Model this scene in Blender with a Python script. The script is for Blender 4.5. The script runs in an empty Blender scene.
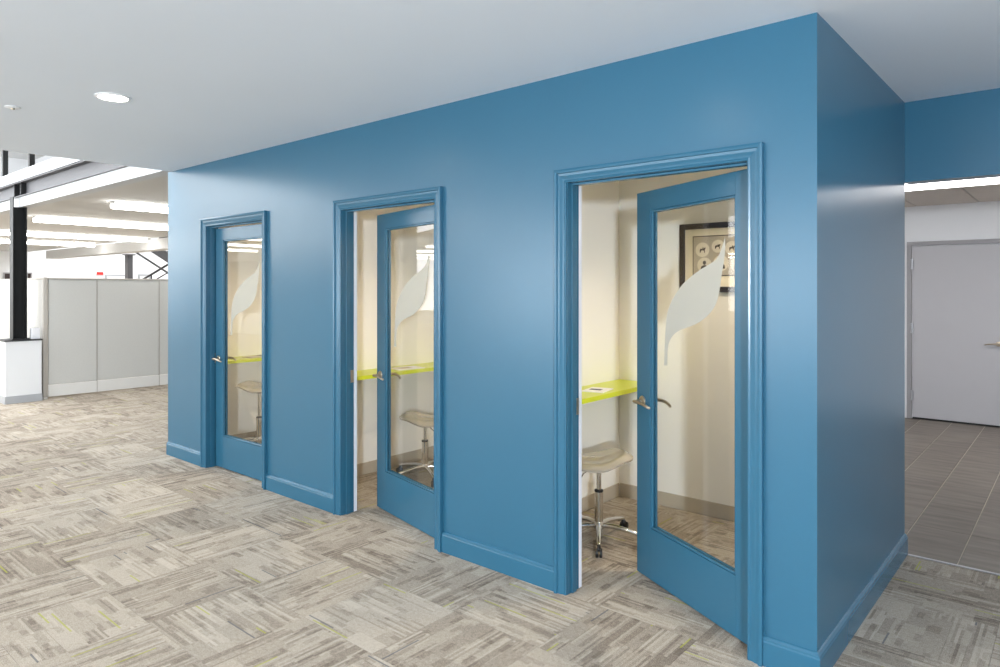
import bpy, bmesh, math, random
from mathutils import Vector, Matrix
random.seed(7)
PI = math.pi
S = bpy.context.scene
COL = S.collection

# ------------------------------------------------------------------ camera
CAM = (0.801, -2.857, 1.55)
YAW = math.radians(40.5)
cam_data = bpy.data.cameras.new('camera')
cam_data.sensor_width = 36.0
cam_data.lens = 36.0 * 685.0 / 1000.0
cam_data.shift_y = -(333.5 - 288.5) / 1000.0
cam_data.clip_start = 0.05
cam_data.clip_end = 200
cam = bpy.data.objects.new('camera', cam_data)
cam.location = CAM
cam.rotation_euler = (PI / 2, 0, YAW)
COL.objects.link(cam)
S.camera = cam

# ------------------------------------------------------------------ view, world, large lights
S.view_settings.view_transform = 'Standard'
S.view_settings.look = 'None'
S.view_settings.gamma = 1.0
S.view_settings.use_curve_mapping = False
S.view_settings.exposure = 0.15
try:
    S.cycles.use_denoising = True
    S.cycles.max_bounces = 10
    S.cycles.diffuse_bounces = 5
    S.cycles.glossy_bounces = 4
    S.cycles.transparent_max_bounces = 12
    S.cycles.caustics_reflective = False
    S.cycles.caustics_refractive = False
    S.cycles.sample_clamp_indirect = 6.0
except Exception:
    pass
W = bpy.data.worlds.new('world'); S.world = W
W.use_nodes = True
W.node_tree.nodes['Background'].inputs[0].default_value = (0.86, 0.93, 1.0, 1)
W.node_tree.nodes['Background'].inputs[1].default_value = 0.5


def area(name, loc, target, sx, sy, power, color=(1, 1, 1), spread=PI):
    d = bpy.data.lights.new(name, 'AREA')
    d.shape = 'RECTANGLE'; d.size = sx; d.size_y = sy; d.energy = power; d.color = color
    d.spread = spread
    o = bpy.data.objects.new(name, d); COL.objects.link(o)
    o.location = loc
    v = Vector(target) - Vector(loc)
    o.rotation_euler = v.to_track_quat('-Z', 'Y').to_euler()
    return o


def spot(name, loc, power, color, angle=110, radius=0.05, blend=0.6):
    d = bpy.data.lights.new(name, 'SPOT')
    d.energy = power; d.color = color; d.spot_size = math.radians(angle); d.spot_blend = blend
    d.shadow_soft_size = radius
    o = bpy.data.objects.new(name, d); COL.objects.link(o); o.location = loc
    return o


# added overhead light, brightens the carpet and wall end left of the booths
area('atrium_fill', (-15.0, -2.2, 5.85), (-15.0, -2.2, 0), 17.0, 3.6, 950, (0.95, 0.98, 1.0))
# daylight of unseen windows behind the photographer, guessed from the blue wall's sheen
area('window_daylight', (-5.25, -8.9, 1.6), (-5.25, 0, 1.6), 8.5, 1.8, 400, (0.86, 0.94, 1.0))
area('upper_sheen_fill', (-15.5, -9.1, 4.5), (-15.5, 0, 4.5), 18.0, 2.2, 1050, (0.95, 0.98, 1.0))  # added high light, no window seen, for sheen on the wall's upper left
# added area lights: one mirrored in the blue wall, one brightening the far wall
area('west_sheen_fill', (-26.9, -5.6, 2.6), (0, -5.6, 2.6), 6.0, 4.0, 330, (0.92, 0.96, 1.0))
area('stair_fill', (-21.0, 8.5, 5.9), (-21.0, 8.5, 0), 9.0, 5.0, 1000, (0.97, 0.99, 1.0))
# photographer's lamp beside the camera, throws the door shadows onto the booth walls
area('photo_lamp', (2.9, -5.0, 1.70), (-1.3, 0.6, 1.45), 0.24, 0.24, 315, (0.82, 0.91, 1.0))

# ------------------------------------------------------------------ materials


def mat(name, col, rough=0.5, metal=0.0, spec=0.5, emit=None, estr=0.0, noise=0.0, nscale=8.0, bump=0.0, bscale=200.0):
    m = bpy.data.materials.new(name); m.use_nodes = True
    nt = m.node_tree; b = nt.nodes['Principled BSDF']
    b.inputs['Base Color'].default_value = (*col, 1)
    b.inputs['Roughness'].default_value = rough
    b.inputs['Metallic'].default_value = metal
    b.inputs['Specular IOR Level'].default_value = spec
    if emit:
        b.inputs['Emission Color'].default_value = (*emit, 1)
        b.inputs['Emission Strength'].default_value = estr
    tc = None
    if noise or bump:
        tc = nt.nodes.new('ShaderNodeNewGeometry')
    if noise:
        n = nt.nodes.new('ShaderNodeTexNoise'); n.inputs['Scale'].default_value = nscale
        n.inputs['Detail'].default_value = 4
        nt.links.new(tc.outputs['Position'], n.inputs['Vector'])
        mx = nt.nodes.new('ShaderNodeMix'); mx.data_type = 'RGBA'
        mx.inputs[6].default_value = (*[c * (1 - noise) for c in col], 1)
        mx.inputs[7].default_value = (*[min(1, c * (1 + noise)) for c in col], 1)
        nt.links.new(n.outputs[0], mx.inputs[0])
        nt.links.new(mx.outputs[2], b.inputs['Base Color'])
    if bump:
        n2 = nt.nodes.new('ShaderNodeTexNoise'); n2.inputs['Scale'].default_value = bscale
        nt.links.new(tc.outputs['Position'], n2.inputs['Vector'])
        bp = nt.nodes.new('ShaderNodeBump'); bp.inputs['Strength'].default_value = bump
        bp.inputs['Distance'].default_value = 0.002
        nt.links.new(n2.outputs[0], bp.inputs['Height'])
        nt.links.new(bp.outputs[0], b.inputs['Normal'])
    return m


def srgb(r, g, b):
    f = lambda c: (c / 255 / 12.92) if c <= 10.3 else ((c / 255 + 0.055) / 1.055) ** 2.4
    return (f(r), f(g), f(b))


M = {}
M['blue'] = mat('blue_satin_paint', srgb(47, 99, 125), 0.28, spec=0.6, noise=0.02, nscale=3, bump=0.06, bscale=160)
M['blue_trim'] = mat('blue_trim_paint', srgb(47, 99, 125), 0.26, spec=0.5, noise=0.015, nscale=5)
M['cream'] = mat('cream_wall_paint', srgb(236, 233, 227), 0.6, noise=0.015, nscale=2, bump=0.05)
M['white'] = mat('white_wall_paint', srgb(240, 241, 243), 0.6, noise=0.01, nscale=2)
M['ceiling'] = mat('ceiling_paint', srgb(230, 237, 246), 0.85, noise=0.015, nscale=1.5, bump=0.05)
M['ceiling_white'] = mat('office_ceiling_paint', srgb(212, 212, 211), 0.85, noise=0.02, nscale=1.5)
M['jambwhite'] = mat('white_jamb_paint', srgb(232, 234, 240), 0.4, noise=0.01)
M['base_taupe'] = mat('taupe_vinyl_baseboard', srgb(176, 166, 150), 0.55, noise=0.03)
M['lime'] = mat('lime_laminate', srgb(200, 212, 38), 0.3, noise=0.02, nscale=20)
M['nickel'] = mat('satin_nickel', srgb(190, 178, 160), 0.28, metal=1.0, noise=0.03)
M['chrome'] = mat('chrome', srgb(225, 225, 225), 0.12, metal=1.0, noise=0.02)
M['black'] = mat('black_plastic', srgb(22, 22, 24), 0.45, noise=0.05)
M['seat'] = mat('silver_gloss_plastic', srgb(196, 187, 172), 0.16, metal=0.35, noise=0.02)
M['grey_door'] = mat('grey_door_paint', srgb(190, 189, 192), 0.4, noise=0.015)
M['grey_frame'] = mat('grey_frame_paint', srgb(160, 158, 160), 0.4, noise=0.015)
M['aluminium'] = mat('aluminium', srgb(205, 206, 210), 0.3, metal=0.9, noise=0.02)
M['fabric'] = mat('grey_partition_fabric', srgb(208, 207, 203), 0.9, noise=0.06, nscale=60, bump=0.3, bscale=500)
M['part_frame'] = mat('partition_frame', srgb(188, 182, 174), 0.5, noise=0.02)
M['raceway'] = mat('partition_raceway', srgb(232, 230, 226), 0.5, noise=0.02)
M['black_steel'] = mat('black_steel_paint', srgb(16, 16, 17), 0.5, noise=0.05)
M['grey_steel'] = mat('grey_steel_paint', srgb(92, 92, 96), 0.5, noise=0.04)
M['fascia'] = mat('fascia_paint', srgb(206, 209, 212), 0.6, noise=0.02)
M['dark_top'] = mat('dark_slab', srgb(52, 52, 54), 0.5, noise=0.06)
M['skirting'] = mat('grey_skirting', srgb(176, 178, 182), 0.55, noise=0.03)
M['tube'] = mat('fluorescent_lens', (1, 1, 1), 0.4, emit=(1.0, 0.99, 0.95), estr=16.0, noise=0.005)
M['lamp_warm'] = mat('downlight_lens', (1, 1, 1), 0.4, emit=(1.0, 0.93, 0.8), estr=30.0, noise=0.005)
M['lamp_booth'] = mat('booth_downlight_lens', (1, 1, 1), 0.4, emit=(1.0, 0.82, 0.58), estr=8.0, noise=0.005)
M['panel_lamp'] = mat('corridor_panel_lens', (1, 1, 1), 0.4, emit=(1.0, 0.97, 0.97), estr=4.8, noise=0.005)
M['exit_red'] = mat('exit_sign_red', srgb(190, 40, 36), 0.4, emit=srgb(220, 50, 40), estr=0.5, noise=0.02)
M['frame_dark'] = mat('dark_brown_frame', srgb(40, 27, 22), 0.35, noise=0.1, nscale=30)
M['mat_cream'] = mat('cream_mat_board', srgb(236, 228, 208), 0.8, noise=0.02)
M['print'] = mat('grey_print', srgb(182, 174, 160), 0.7, noise=0.05, nscale=40)
M['print_light'] = mat('print_light', srgb(222, 216, 202), 0.7, noise=0.08, nscale=60)
M['print_dark'] = mat('print_dark', srgb(70, 62, 52), 0.7, noise=0.25, nscale=150)
M['paper'] = mat('white_paper', srgb(240, 240, 244), 0.7, noise=0.02)
M['ink'] = mat('navy_ink', srgb(40, 42, 84), 0.6, noise=0.05)
M['grout'] = mat('pale_grout', srgb(205, 197, 182), 0.8, noise=0.05)
M['subfloor'] = mat('carpet_backing', srgb(120, 112, 104), 0.9, noise=0.05)
M['window_dark'] = mat('dark_window_glass', srgb(70, 60, 58), 0.2, noise=0.05)
M['ctile'] = mat('ceiling_tile', srgb(214, 205, 196), 0.9, noise=0.05, nscale=30, bump=0.3, bscale=120)
M['cgrid'] = mat('ceiling_grid', srgb(190, 184, 178), 0.6, noise=0.02)


class NT:
    """small helper that chains math nodes"""
    def __init__(s, nt): s.nt = nt

    def m(s, op, a, b=None, c=None):
        n = s.nt.nodes.new('ShaderNodeMath'); n.operation = op
        for i, v in enumerate((a, b, c)):
            if v is None: continue
            if isinstance(v, (int, float)): n.inputs[i].default_value = v
            else: s.nt.links.new(v, n.inputs[i])
        return n.outputs[0]

    def wn(s, x, y, z=0.0):
        c = s.nt.nodes.new('ShaderNodeCombineXYZ')
        for i, v in enumerate((x, y, z)):
            if isinstance(v, (int, float)): c.inputs[i].default_value = v
            else: s.nt.links.new(v, c.inputs[i])
        w = s.nt.nodes.new('ShaderNodeTexWhiteNoise'); w.noise_dimensions = '3D'
        s.nt.links.new(c.outputs[0], w.inputs[0])
        return w.outputs[0]

    def mixf(s, f, a, b):
        return s.m('ADD', s.m('MULTIPLY', a, s.m('SUBTRACT', 1.0, f)), s.m('MULTIPLY', b, f))

    def mixc(s, f, a, b):
        n = s.nt.nodes.new('ShaderNodeMix'); n.data_type = 'RGBA'
        if isinstance(f, (int, float)): n.inputs[0].default_value = f
        else: s.nt.links.new(f, n.inputs[0])
        for i, v in ((6, a), (7, b)):
            if isinstance(v, tuple): n.inputs[i].default_value = (*v, 1)
            else: s.nt.links.new(v, n.inputs[i])
        return n.outputs[2]

    def noise(s, vec, scale, detail=2):
        n = s.nt.nodes.new('ShaderNodeTexNoise'); n.inputs['Scale'].default_value = scale
        n.inputs['Detail'].default_value = detail
        s.nt.links.new(vec, n.inputs['Vector']); return n.outputs[0]

    def ramp(s, f, stops):
        n = s.nt.nodes.new('ShaderNodeValToRGB'); s.nt.links.new(f, n.inputs[0])
        e = n.color_ramp.elements
        while len(e) < len(stops): e.new(0.5)
        for k, (p, c) in zip(e, stops): k.position = p; k.color = (*c, 1)
        return n.outputs[0]


def glass_mat():
    m = bpy.data.materials.new('clear_pane'); m.use_nodes = True
    nt = m.node_tree; nt.nodes.clear()
    out = nt.nodes.new('ShaderNodeOutputMaterial')
    tr = nt.nodes.new('ShaderNodeBsdfTransparent'); tr.inputs[0].default_value = (0.985, 0.99, 0.985, 1)
    gl = nt.nodes.new('ShaderNodeBsdfGlossy'); gl.inputs['Roughness'].default_value = 0.0
    N = NT(nt); lw = nt.nodes.new('ShaderNodeLayerWeight')
    fres = N.m('ADD', 0.04, N.m('MULTIPLY', N.m('POWER', lw.outputs['Facing'], 5.0), 0.96))
    mx = nt.nodes.new('ShaderNodeMixShader')
    nt.links.new(fres, mx.inputs[0]); nt.links.new(tr.outputs[0], mx.inputs[1])
    nt.links.new(gl.outputs[0], mx.inputs[2]); nt.links.new(mx.outputs[0], out.inputs[0])
    return m


def frost_mat():
    m = bpy.data.materials.new('frosted_film'); m.use_nodes = True
    nt = m.node_tree; nt.nodes.clear()
    out = nt.nodes.new('ShaderNodeOutputMaterial')
    df = nt.nodes.new('ShaderNodeBsdfDiffuse'); df.inputs[0].default_value = (0.68, 0.68, 0.64, 1)
    tl = nt.nodes.new('ShaderNodeBsdfTranslucent'); tl.inputs[0].default_value = (0.66, 0.66, 0.62, 1)
    tr = nt.nodes.new('ShaderNodeBsdfTransparent')
    a = nt.nodes.new('ShaderNodeMixShader'); a.inputs[0].default_value = 0.5
    b = nt.nodes.new('ShaderNodeMixShader')
    n = nt.nodes.new('ShaderNodeTexNoise'); n.inputs['Scale'].default_value = 300
    mr = nt.nodes.new('ShaderNodeMapRange')
    mr.inputs['To Min'].default_value = 0.06; mr.inputs['To Max'].default_value = 0.14
    nt.links.new(n.outputs[0], mr.inputs[0]); nt.links.new(mr.outputs[0], b.inputs[0])
    nt.links.new(df.outputs[0], a.inputs[1]); nt.links.new(tl.outputs[0], a.inputs[2])
    nt.links.new(a.outputs[0], b.inputs[1]); nt.links.new(tr.outputs[0], b.inputs[2])
    nt.links.new(b.outputs[0], out.inputs[0])
    return m


M['glass'] = glass_mat()
M['frost'] = frost_mat()


TILE = 0.5


def carpet_mat():
    m = bpy.data.materials.new('patchwork_carpet'); m.use_nodes = True
    nt = m.node_tree; b = nt.nodes['Principled BSDF']; N = NT(nt)
    g = nt.nodes.new('ShaderNodeNewGeometry'); P = g.outputs['Position']
    sp = nt.nodes.new('ShaderNodeSeparateXYZ'); nt.links.new(P, sp.inputs[0])
    X, Y = sp.outputs[0], sp.outputs[1]
    iu = N.m('FLOOR', N.m('DIVIDE', X, TILE)); iv = N.m('FLOOR', N.m('DIVIDE', Y, TILE))
    par = N.m('FLOORED_MODULO', N.m('ADD', iu, iv), 2.0)
    h = N.wn(iu, iv, 3.3)
    a = N.mixf(par, X, Y); c = N.mixf(par, Y, X)
    tid = N.m('ADD', N.m('MULTIPLY', iu, 13.0), N.m('MULTIPLY', iv, 7.0))
    # broad blocks
    cb = N.m('FLOOR', N.m('DIVIDE', c, TILE / 6))
    ab = N.m('FLOOR', N.m('ADD', N.m('DIVIDE', a, 0.21), N.m('MULTIPLY', N.wn(cb, tid, 1.0), 5.0)))
    v1 = N.wn(ab, cb, tid)
    # fine stripes
    cs = N.m('FLOOR', N.m('DIVIDE', c, TILE / 40))
    as_ = N.m('FLOOR', N.m('ADD', N.m('DIVIDE', a, 0.30), N.m('MULTIPLY', N.wn(cs, tid, 2.0), 7.0)))
    v2 = N.wn(as_, cs, N.m('ADD', tid, 0.5))
    mask = N.m('GREATER_THAN', N.wn(ab, cb, N.m('ADD', tid, 9.7)), 0.35)
    # short chunky dashes
    cd = N.m('FLOOR', N.m('DIVIDE', c, TILE / 18))
    ad = N.m('FLOOR', N.m('ADD', N.m('DIVIDE', a, 0.075), N.m('MULTIPLY', N.wn(cd, tid, 6.0), 3.0)))
    v3 = N.wn(ad, cd, N.m('ADD', tid, 0.75))
    val = N.m('ADD', N.m('MULTIPLY', v1, 0.20), 0.42)
    val = N.m('SUBTRACT', val, N.m('MULTIPLY', N.m('MULTIPLY', mask, N.m('LESS_THAN', v2, 0.38)), 0.15))
    val = N.m('ADD', val, N.m('MULTIPLY', N.m('MULTIPLY', mask, N.m('GREATER_THAN', v2, 0.80)), 0.11))
    val = N.m('SUBTRACT', val, N.m('MULTIPLY', N.m('LESS_THAN', v3, 0.15), 0.13))
    val = N.m('ADD', val, N.m('MULTIPLY', N.m('SUBTRACT', h, 0.5), 0.20))
    pile = N.noise(P, 260, 2)
    pile2 = N.noise(P, 60, 3)
    val = N.m('ADD', val, N.m('MULTIPLY', N.m('SUBTRACT', pile, 0.5), 1.15))
    val = N.m('ADD', val, N.m('MULTIPLY', N.m('SUBTRACT', pile2, 0.5), 0.40))
    col = N.ramp(val, [(0.0, srgb(106, 96, 87)), (0.28, srgb(142, 131, 119)), (0.55, srgb(178, 167, 153)), (1.0, srgb(210, 201, 188))])
    # rare lime and navy yarns
    cl = N.m('FLOOR', N.m('DIVIDE', c, TILE / 64))
    al = N.m('FLOOR', N.m('ADD', N.m('DIVIDE', a, 0.26), N.m('MULTIPLY', N.wn(cl, tid, 4.0), 7.0)))
    r = N.wn(al, cl, N.m('ADD', tid, 0.25))
    lime = N.m('MULTIPLY', N.m('GREATER_THAN', r, 0.9915), N.m('ADD', 0.25, N.m('MULTIPLY', pile, 0.8)))
    navy = N.m('MULTIPLY', N.m('LESS_THAN', r, 0.005), N.m('ADD', 0.2, N.m('MULTIPLY', pile, 0.8)))
    col = N.mixc(lime, col, srgb(176, 178, 70))
    col = N.mixc(navy, col, srgb(70, 82, 98))
    nt.links.new(col, b.inputs['Base Color'])
    b.inputs['Roughness'].default_value = 0.95
    b.inputs['Specular IOR Level'].default_value = 0.15
    bp = nt.nodes.new('ShaderNodeBump'); bp.inputs['Strength'].default_value = 0.5; bp.inputs['Distance'].default_value = 0.004
    nt.links.new(pile, bp.inputs['Height']); nt.links.new(bp.outputs[0], b.inputs['Normal'])
    return m


def stone_tile_mat():
    m = bpy.data.materials.new('grey_brown_floor_tile'); m.use_nodes = True
    nt = m.node_tree; b = nt.nodes['Principled BSDF']; N = NT(nt)
    g = nt.nodes.new('ShaderNodeNewGeometry')
    oi = nt.nodes.new('ShaderNodeObjectInfo')
    mp = nt.nodes.new('ShaderNodeMapping'); mp.inputs['Scale'].default_value = (1.2, 7.0, 1.0)
    add = nt.nodes.new('ShaderNodeVectorMath'); add.operation = 'ADD'
    cx = nt.nodes.new('ShaderNodeCombineXYZ')
    nt.links.new(N.m('MULTIPLY', oi.outputs['Random'], 17.0), cx.inputs[0])
    nt.links.new(N.m('MULTIPLY', oi.outputs['Random'], 31.0), cx.inputs[1])
    nt.links.new(g.outputs['Position'], mp.inputs[0])
    nt.links.new(mp.outputs[0], add.inputs[0]); nt.links.new(cx.outputs[0], add.inputs[1])
    v = N.noise(add.outputs[0], 2.4, 6)
    v = N.m('ADD', v, N.m('MULTIPLY', N.m('SUBTRACT', oi.outputs['Random'], 0.5), 0.18))
    col = N.ramp(v, [(0.2, srgb(96, 88, 80)), (0.5, srgb(122, 113, 103)), (0.8, srgb(140, 131, 120))])
    nt.links.new(col, b.inputs['Base Color'])
    b.inputs['Roughness'].default_value = 0.42
    return m


M['carpet'] = carpet_mat()
M['stone'] = stone_tile_mat()

# ------------------------------------------------------------------ mesh helpers


class MB:
    def __init__(s): s.bm = bmesh.new()

    def box(s, x0, x1, y0, y1, z0, z1, bev=0.0, seg=2):
        t = bmesh.new()
        bmesh.ops.create_cube(t, size=1.0)
        for v in t.verts:
            v.co = Vector(((x0 + x1) / 2 + v.co.x * (x1 - x0), (y0 + y1) / 2 + v.co.y * (y1 - y0), (z0 + z1) / 2 + v.co.z * (z1 - z0)))
        if bev:
            bmesh.ops.bevel(t, geom=list(t.edges), offset=bev, segments=seg, affect='EDGES', profile=0.5)
        return s.merge(t)

    def merge(s, t, mtx=None):
        me = bpy.data.meshes.new('tmp'); t.to_mesh(me); t.free()
        if mtx is not None: me.transform(mtx)
        s.bm.from_mesh(me); bpy.data.meshes.remove(me)
        return s

    def lathe(s, prof, center=(0, 0, 0), n=24, axis=None):
        """prof: list of (radius, height)"""
        t = bmesh.new(); rings = []
        for r, z in prof:
            if r < 1e-6: rings.append([t.verts.new((0, 0, z))])
            else: rings.append([t.verts.new((r * math.cos(2 * PI * k / n), r * math.sin(2 * PI * k / n), z)) for k in range(n)])
        for a, b in zip(rings, rings[1:]):
            for k in range(n):
                q = [a[k % len(a)], a[(k + 1) % len(a)], b[(k + 1) % len(b)], b[k % len(b)]]
                q2 = []
                for v in q:
                    if v not in q2: q2.append(v)
                if len(q2) >= 3: t.faces.new(q2)
        for ring, flip in ((rings[0], True), (rings[-1], False)):
            if len(ring) > 2: t.faces.new(ring[::-1] if flip else ring)
        bmesh.ops.recalc_face_normals(t, faces=t.faces)
        mt = Matrix.Translation(center)
        if axis is not None:
            mt = mt @ Vector(axis).to_track_quat('Z', 'Y').to_matrix().to_4x4()
        return s.merge(t, mt)

    def tube(s, pts, r, n=10):
        """tapered tube through pts; r is a number or a list"""
        pts = [Vector(p) for p in pts]
        rr = r if isinstance(r, (list, tuple)) else [r] * len(pts)
        t = bmesh.new(); rings = []
        up = Vector((0, 0, 1))
        for i, p in enumerate(pts):
            d = (pts[min(i + 1, len(pts) - 1)] - pts[max(i - 1, 0)]).normalized()
            u = up if abs(d.dot(up)) < 0.95 else Vector((1, 0, 0))
            a = d.cross(u).normalized(); b = d.cross(a).normalized()
            rings.append([t.verts.new(p + rr[i] * (math.cos(2 * PI * k / n) * a + math.sin(2 * PI * k / n) * b)) for k in range(n)])
        for a, b in zip(rings, rings[1:]):
            for k in range(n): t.faces.new((a[k], a[(k + 1) % n], b[(k + 1) % n], b[k]))
        t.faces.new(rings[0]); t.faces.new(rings[-1][::-1])
        bmesh.ops.recalc_face_normals(t, faces=t.faces)
        return s.merge(t)

    def bar(s, p0, p1, w, h):
        """rectangular bar from p0 to p1"""
        p0, p1 = Vector(p0), Vector(p1); d = p1 - p0
        t = bmesh.new(); bmesh.ops.create_cube(t, size=1.0)
        for v in t.verts: v.co = Vector((v.co.x * w, v.co.y * h, (v.co.z + 0.5) * d.length))
        return s.merge(t, Matrix.Translation(p0) @ d.to_track_quat('Z', 'Y').to_matrix().to_4x4())

    def prism(s, poly, thick, place):
        """poly [(a,b)] extruded by thick; place(a,b,c) -> xyz"""
        t = bmesh.new()
        lo = [t.verts.new(place(a, b, 0)) for a, b in poly]
        hi = [t.verts.new(place(a, b, thick)) for a, b in poly]
        t.faces.new(lo); t.faces.new(hi[::-1]); n = len(poly)
        for k in range(n): t.faces.new((lo[k], hi[k], hi[(k + 1) % n], lo[(k + 1) % n]))
        bmesh.ops.recalc_face_normals(t, faces=t.faces)
        return s.merge(t)

    def sweep_u(s, xl, xr, zt, prof, z0=0.0):
        """mitred profile round three sides of a doorway; prof [(outward, depth towards -y)]"""
        t = bmesh.new(); rows = []
        for w, d in prof:
            rows.append([t.verts.new(q) for q in ((xl - w, -d, z0), (xl - w, -d, zt + w), (xr + w, -d, zt + w), (xr + w, -d, z0))])
        n = len(rows)
        for i in range(n):
            a, b = rows[i], rows[(i + 1) % n]
            for k in range(3): t.faces.new((a[k], a[k + 1], b[k + 1], b[k]))
        t.faces.new([r[0] for r in rows]); t.faces.new([r[3] for r in rows][::-1])
        bmesh.ops.recalc_face_normals(t, faces=t.faces)
        return s.merge(t)

    def build(s, name, material, parent=None, smooth=False):
        me = bpy.data.meshes.new(name); s.bm.to_mesh(me); s.bm.free()
        me.materials.append(material if not isinstance(material, str) else M[material])
        if smooth:
            for p in me.polygons: p.use_smooth = True
            try: me.set_sharp_from_angle(angle=math.radians(40))
            except Exception: pass
        o = bpy.data.objects.new(name, me); COL.objects.link(o)
        if parent: o.parent = parent
        return o


def tag(o, label=None, cat=None, group=None, kind=None):
    if label: o['label'] = label
    if cat: o['category'] = cat
    if group: o['group'] = group
    if kind: o['kind'] = kind
    return o


def empty(name, loc=(0, 0, 0), rz=0.0, **k):
    o = bpy.data.objects.new(name, None); COL.objects.link(o)
    o.empty_display_size = 0.1
    o.location = loc; o.rotation_euler = (0, 0, rz)
    return tag(o, **k)


def struct(o, label, cat):
    return tag(o, label, cat, kind='structure')


def copy_tree(o, parent=None):
    c = o.copy(); COL.objects.link(c); c.parent = parent
    for ch in list(o.children): copy_tree(ch, c)
    return c


def two_tone(o, axis, sign, material):
    """faces looking along sign*axis get a second paint"""
    o.data.materials.append(M[material])
    for p in o.data.polygons:
        if p.normal[axis] * sign > 0.9: p.material_index = 1


# ------------------------------------------------------------------ the booth block
ZC = 2.636          # height of the plaster ceiling
XL = -5.725         # left end of the block
YB = 1.72           # back of the block
HEAD = 2.085
WT = 0.12           # thickness of the front wall
OPEN = [(-4.972, -4.068), (-3.062, -2.145), (-1.192, -0.272)]
J = 0.012           # the jamb is let into the wall by this much

# front wall with three doorways
b = MB(); xs = [XL] + [q for o in OPEN for q in (o[0] - J, o[1] + J)] + [0.0]
for k in range(0, len(xs), 2): b.box(xs[k], xs[k + 1], 0, WT, 0, ZC)
for x0, x1 in OPEN: b.box(x0 - J, x1 + J, 0, WT, HEAD + J, ZC)
wf = struct(b.build('wall_front', 'blue'), 'long blue painted wall with three doorways', 'wall'); two_tone(wf, 1, 1, 'cream')
ws = struct(MB().box(-0.12, 0, WT, YB, 0, ZC).build('wall_right', 'blue'), 'blue end wall of the booths beside the tiled corridor', 'wall'); two_tone(ws, 0, -1, 'cream')
we = struct(MB().box(XL, -5.62, WT, YB, 0, ZC).build('wall_left', 'blue'), 'blue end wall of the booths facing the open office', 'wall'); two_tone(we, 0, 1, 'cream')
wb = struct(MB().box(-5.62, -0.12, 1.62, YB, 0, ZC).build('wall_back', 'cream'), 'cream back wall inside the three booths', 'wall')
part = []
for k, (x0, x1) in enumerate(((-3.87, -3.77), (-1.95, -1.85))):
    part.append(struct(MB().box(x0, x1, WT, 1.62, 0, ZC).build('wall_partition', 'cream'),
                       ('cream partition wall between the closed booth and the middle booth', 'cream partition wall between the middle booth and the widest open booth')[k], 'wall'))
BOOTH = [(-5.62, -3.87), (-3.77, -1.95), (-1.85, -0.12)]
bname = ['closed booth', 'middle booth', 'booth with the framed picture']
for k, (x0, x1) in enumerate(BOOTH):
    c = struct(MB().box(x0, x1, WT, 1.62, 2.46, 2.50).build('ceiling_booth', 'cream'), 'cream ceiling inside the ' + bname[k], 'ceiling')

# baseboards on the blue walls, flat board with a bead on top
BBP = [(0, 0), (0.016, 0), (0.016, 0.098), (0.013, 0.104), (0.013, 0.109), (0.006, 0.118), (0, 0.121)]
CW = 0.066
segs = [(XL, OPEN[0][0] - CW), (OPEN[0][1] + CW, OPEN[1][0] - CW), (OPEN[1][1] + CW, OPEN[2][0] - CW), (OPEN[2][1] + CW, 0.0)]
bl = ['left of the closed door', 'between the closed door and the middle door', 'between the middle door and the widest open door', 'at the outer corner of the booths']
for k, (x0, x1) in enumerate(segs):
    if k == 3:     # mitred at the corner
        t = MB(); tb = bmesh.new()
        l = [tb.verts.new((x0, -d, z)) for d, z in BBP]; r = [tb.verts.new((d, -d, z)) for d, z in BBP]
        e = [tb.verts.new((d, YB, z)) for d, z in BBP]
        n = len(BBP)
        for i in range(n):
            j = (i + 1) % n
            tb.faces.new((l[i], l[j], r[j], r[i])); tb.faces.new((r[i], r[j], e[j], e[i]))
        tb.faces.new(l); tb.faces.new(e[::-1]); bmesh.ops.recalc_face_normals(tb, faces=tb.faces)
        t.merge(tb)
    else:
        t = MB().prism(BBP, x1 - x0, lambda a, c, q, x0=x0: (x0 + q, -a, c))
    struct(t.build('baseboard_front', 'blue_trim'), 'blue baseboard ' + bl[k], 'baseboard')

# door casings with jambs
CAS = [(0.0, 0.0), (0.0, 0.010), (0.006, 0.013), (0.012, 0.010), (0.020, 0.012), (0.034, 0.018), (0.046, 0.019), (0.048, 0.026),
       (0.058, 0.029), (CW, 0.026), (CW, 0.0)]
dl = ['closed glass door', 'middle half-open glass door', 'widest open glass door']
for k, (x0, x1) in enumerate(OPEN):
    r = empty('trim_%d' % (k + 1), ((x0 + x1) / 2, 0, 0)); struct(r, 'blue moulded door casing around the ' + dl[k], 'door frame')
    h = (x1 - x0) / 2
    MB().sweep_u(-h, h, HEAD, CAS).build('casing', 'blue_trim', r)
    a, q = h + J, h - 0.003
    MB().box(-a, -q, 0.001, 0.100, 0, HEAD).build('jamb', 'blue_trim', r)
    MB().box(q, a, 0.001, 0.100, 0, HEAD).build('jamb', 'blue_trim', r)
    MB().box(-a, a, 0.001, 0.100, HEAD, HEAD + J).build('head_jamb', 'blue_trim', r)
    MB().box(-q, -q + 0.010, 0.030, 0.066, 0, HEAD - 0.0005, 0.002).build('door_stop', 'blue_trim', r)
    MB().box(q - 0.010, q, 0.030, 0.066, 0, HEAD - 0.0005, 0.002).build('door_stop', 'blue_trim', r)
    MB().box(-q + 0.0105, q - 0.0105, 0.030, 0.066, HEAD - 0.011, HEAD - 0.0005, 0.002).build('door_stop', 'blue_trim', r)
    MB().box(-a, -q + 0.0005, 0.101, 0.128, 0, HEAD, 0.002).build('inner_edge', 'jambwhite', r)
    MB().box(q - 0.0005, a, 0.101, 0.128, 0, HEAD, 0.002).build('inner_edge', 'jambwhite', r)
    MB().box(-q + 0.0002, -q + 0.003, 0.070, 0.099, 0.90, 0.985, 0.0005).build('strike_plate', 'nickel', r)

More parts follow.
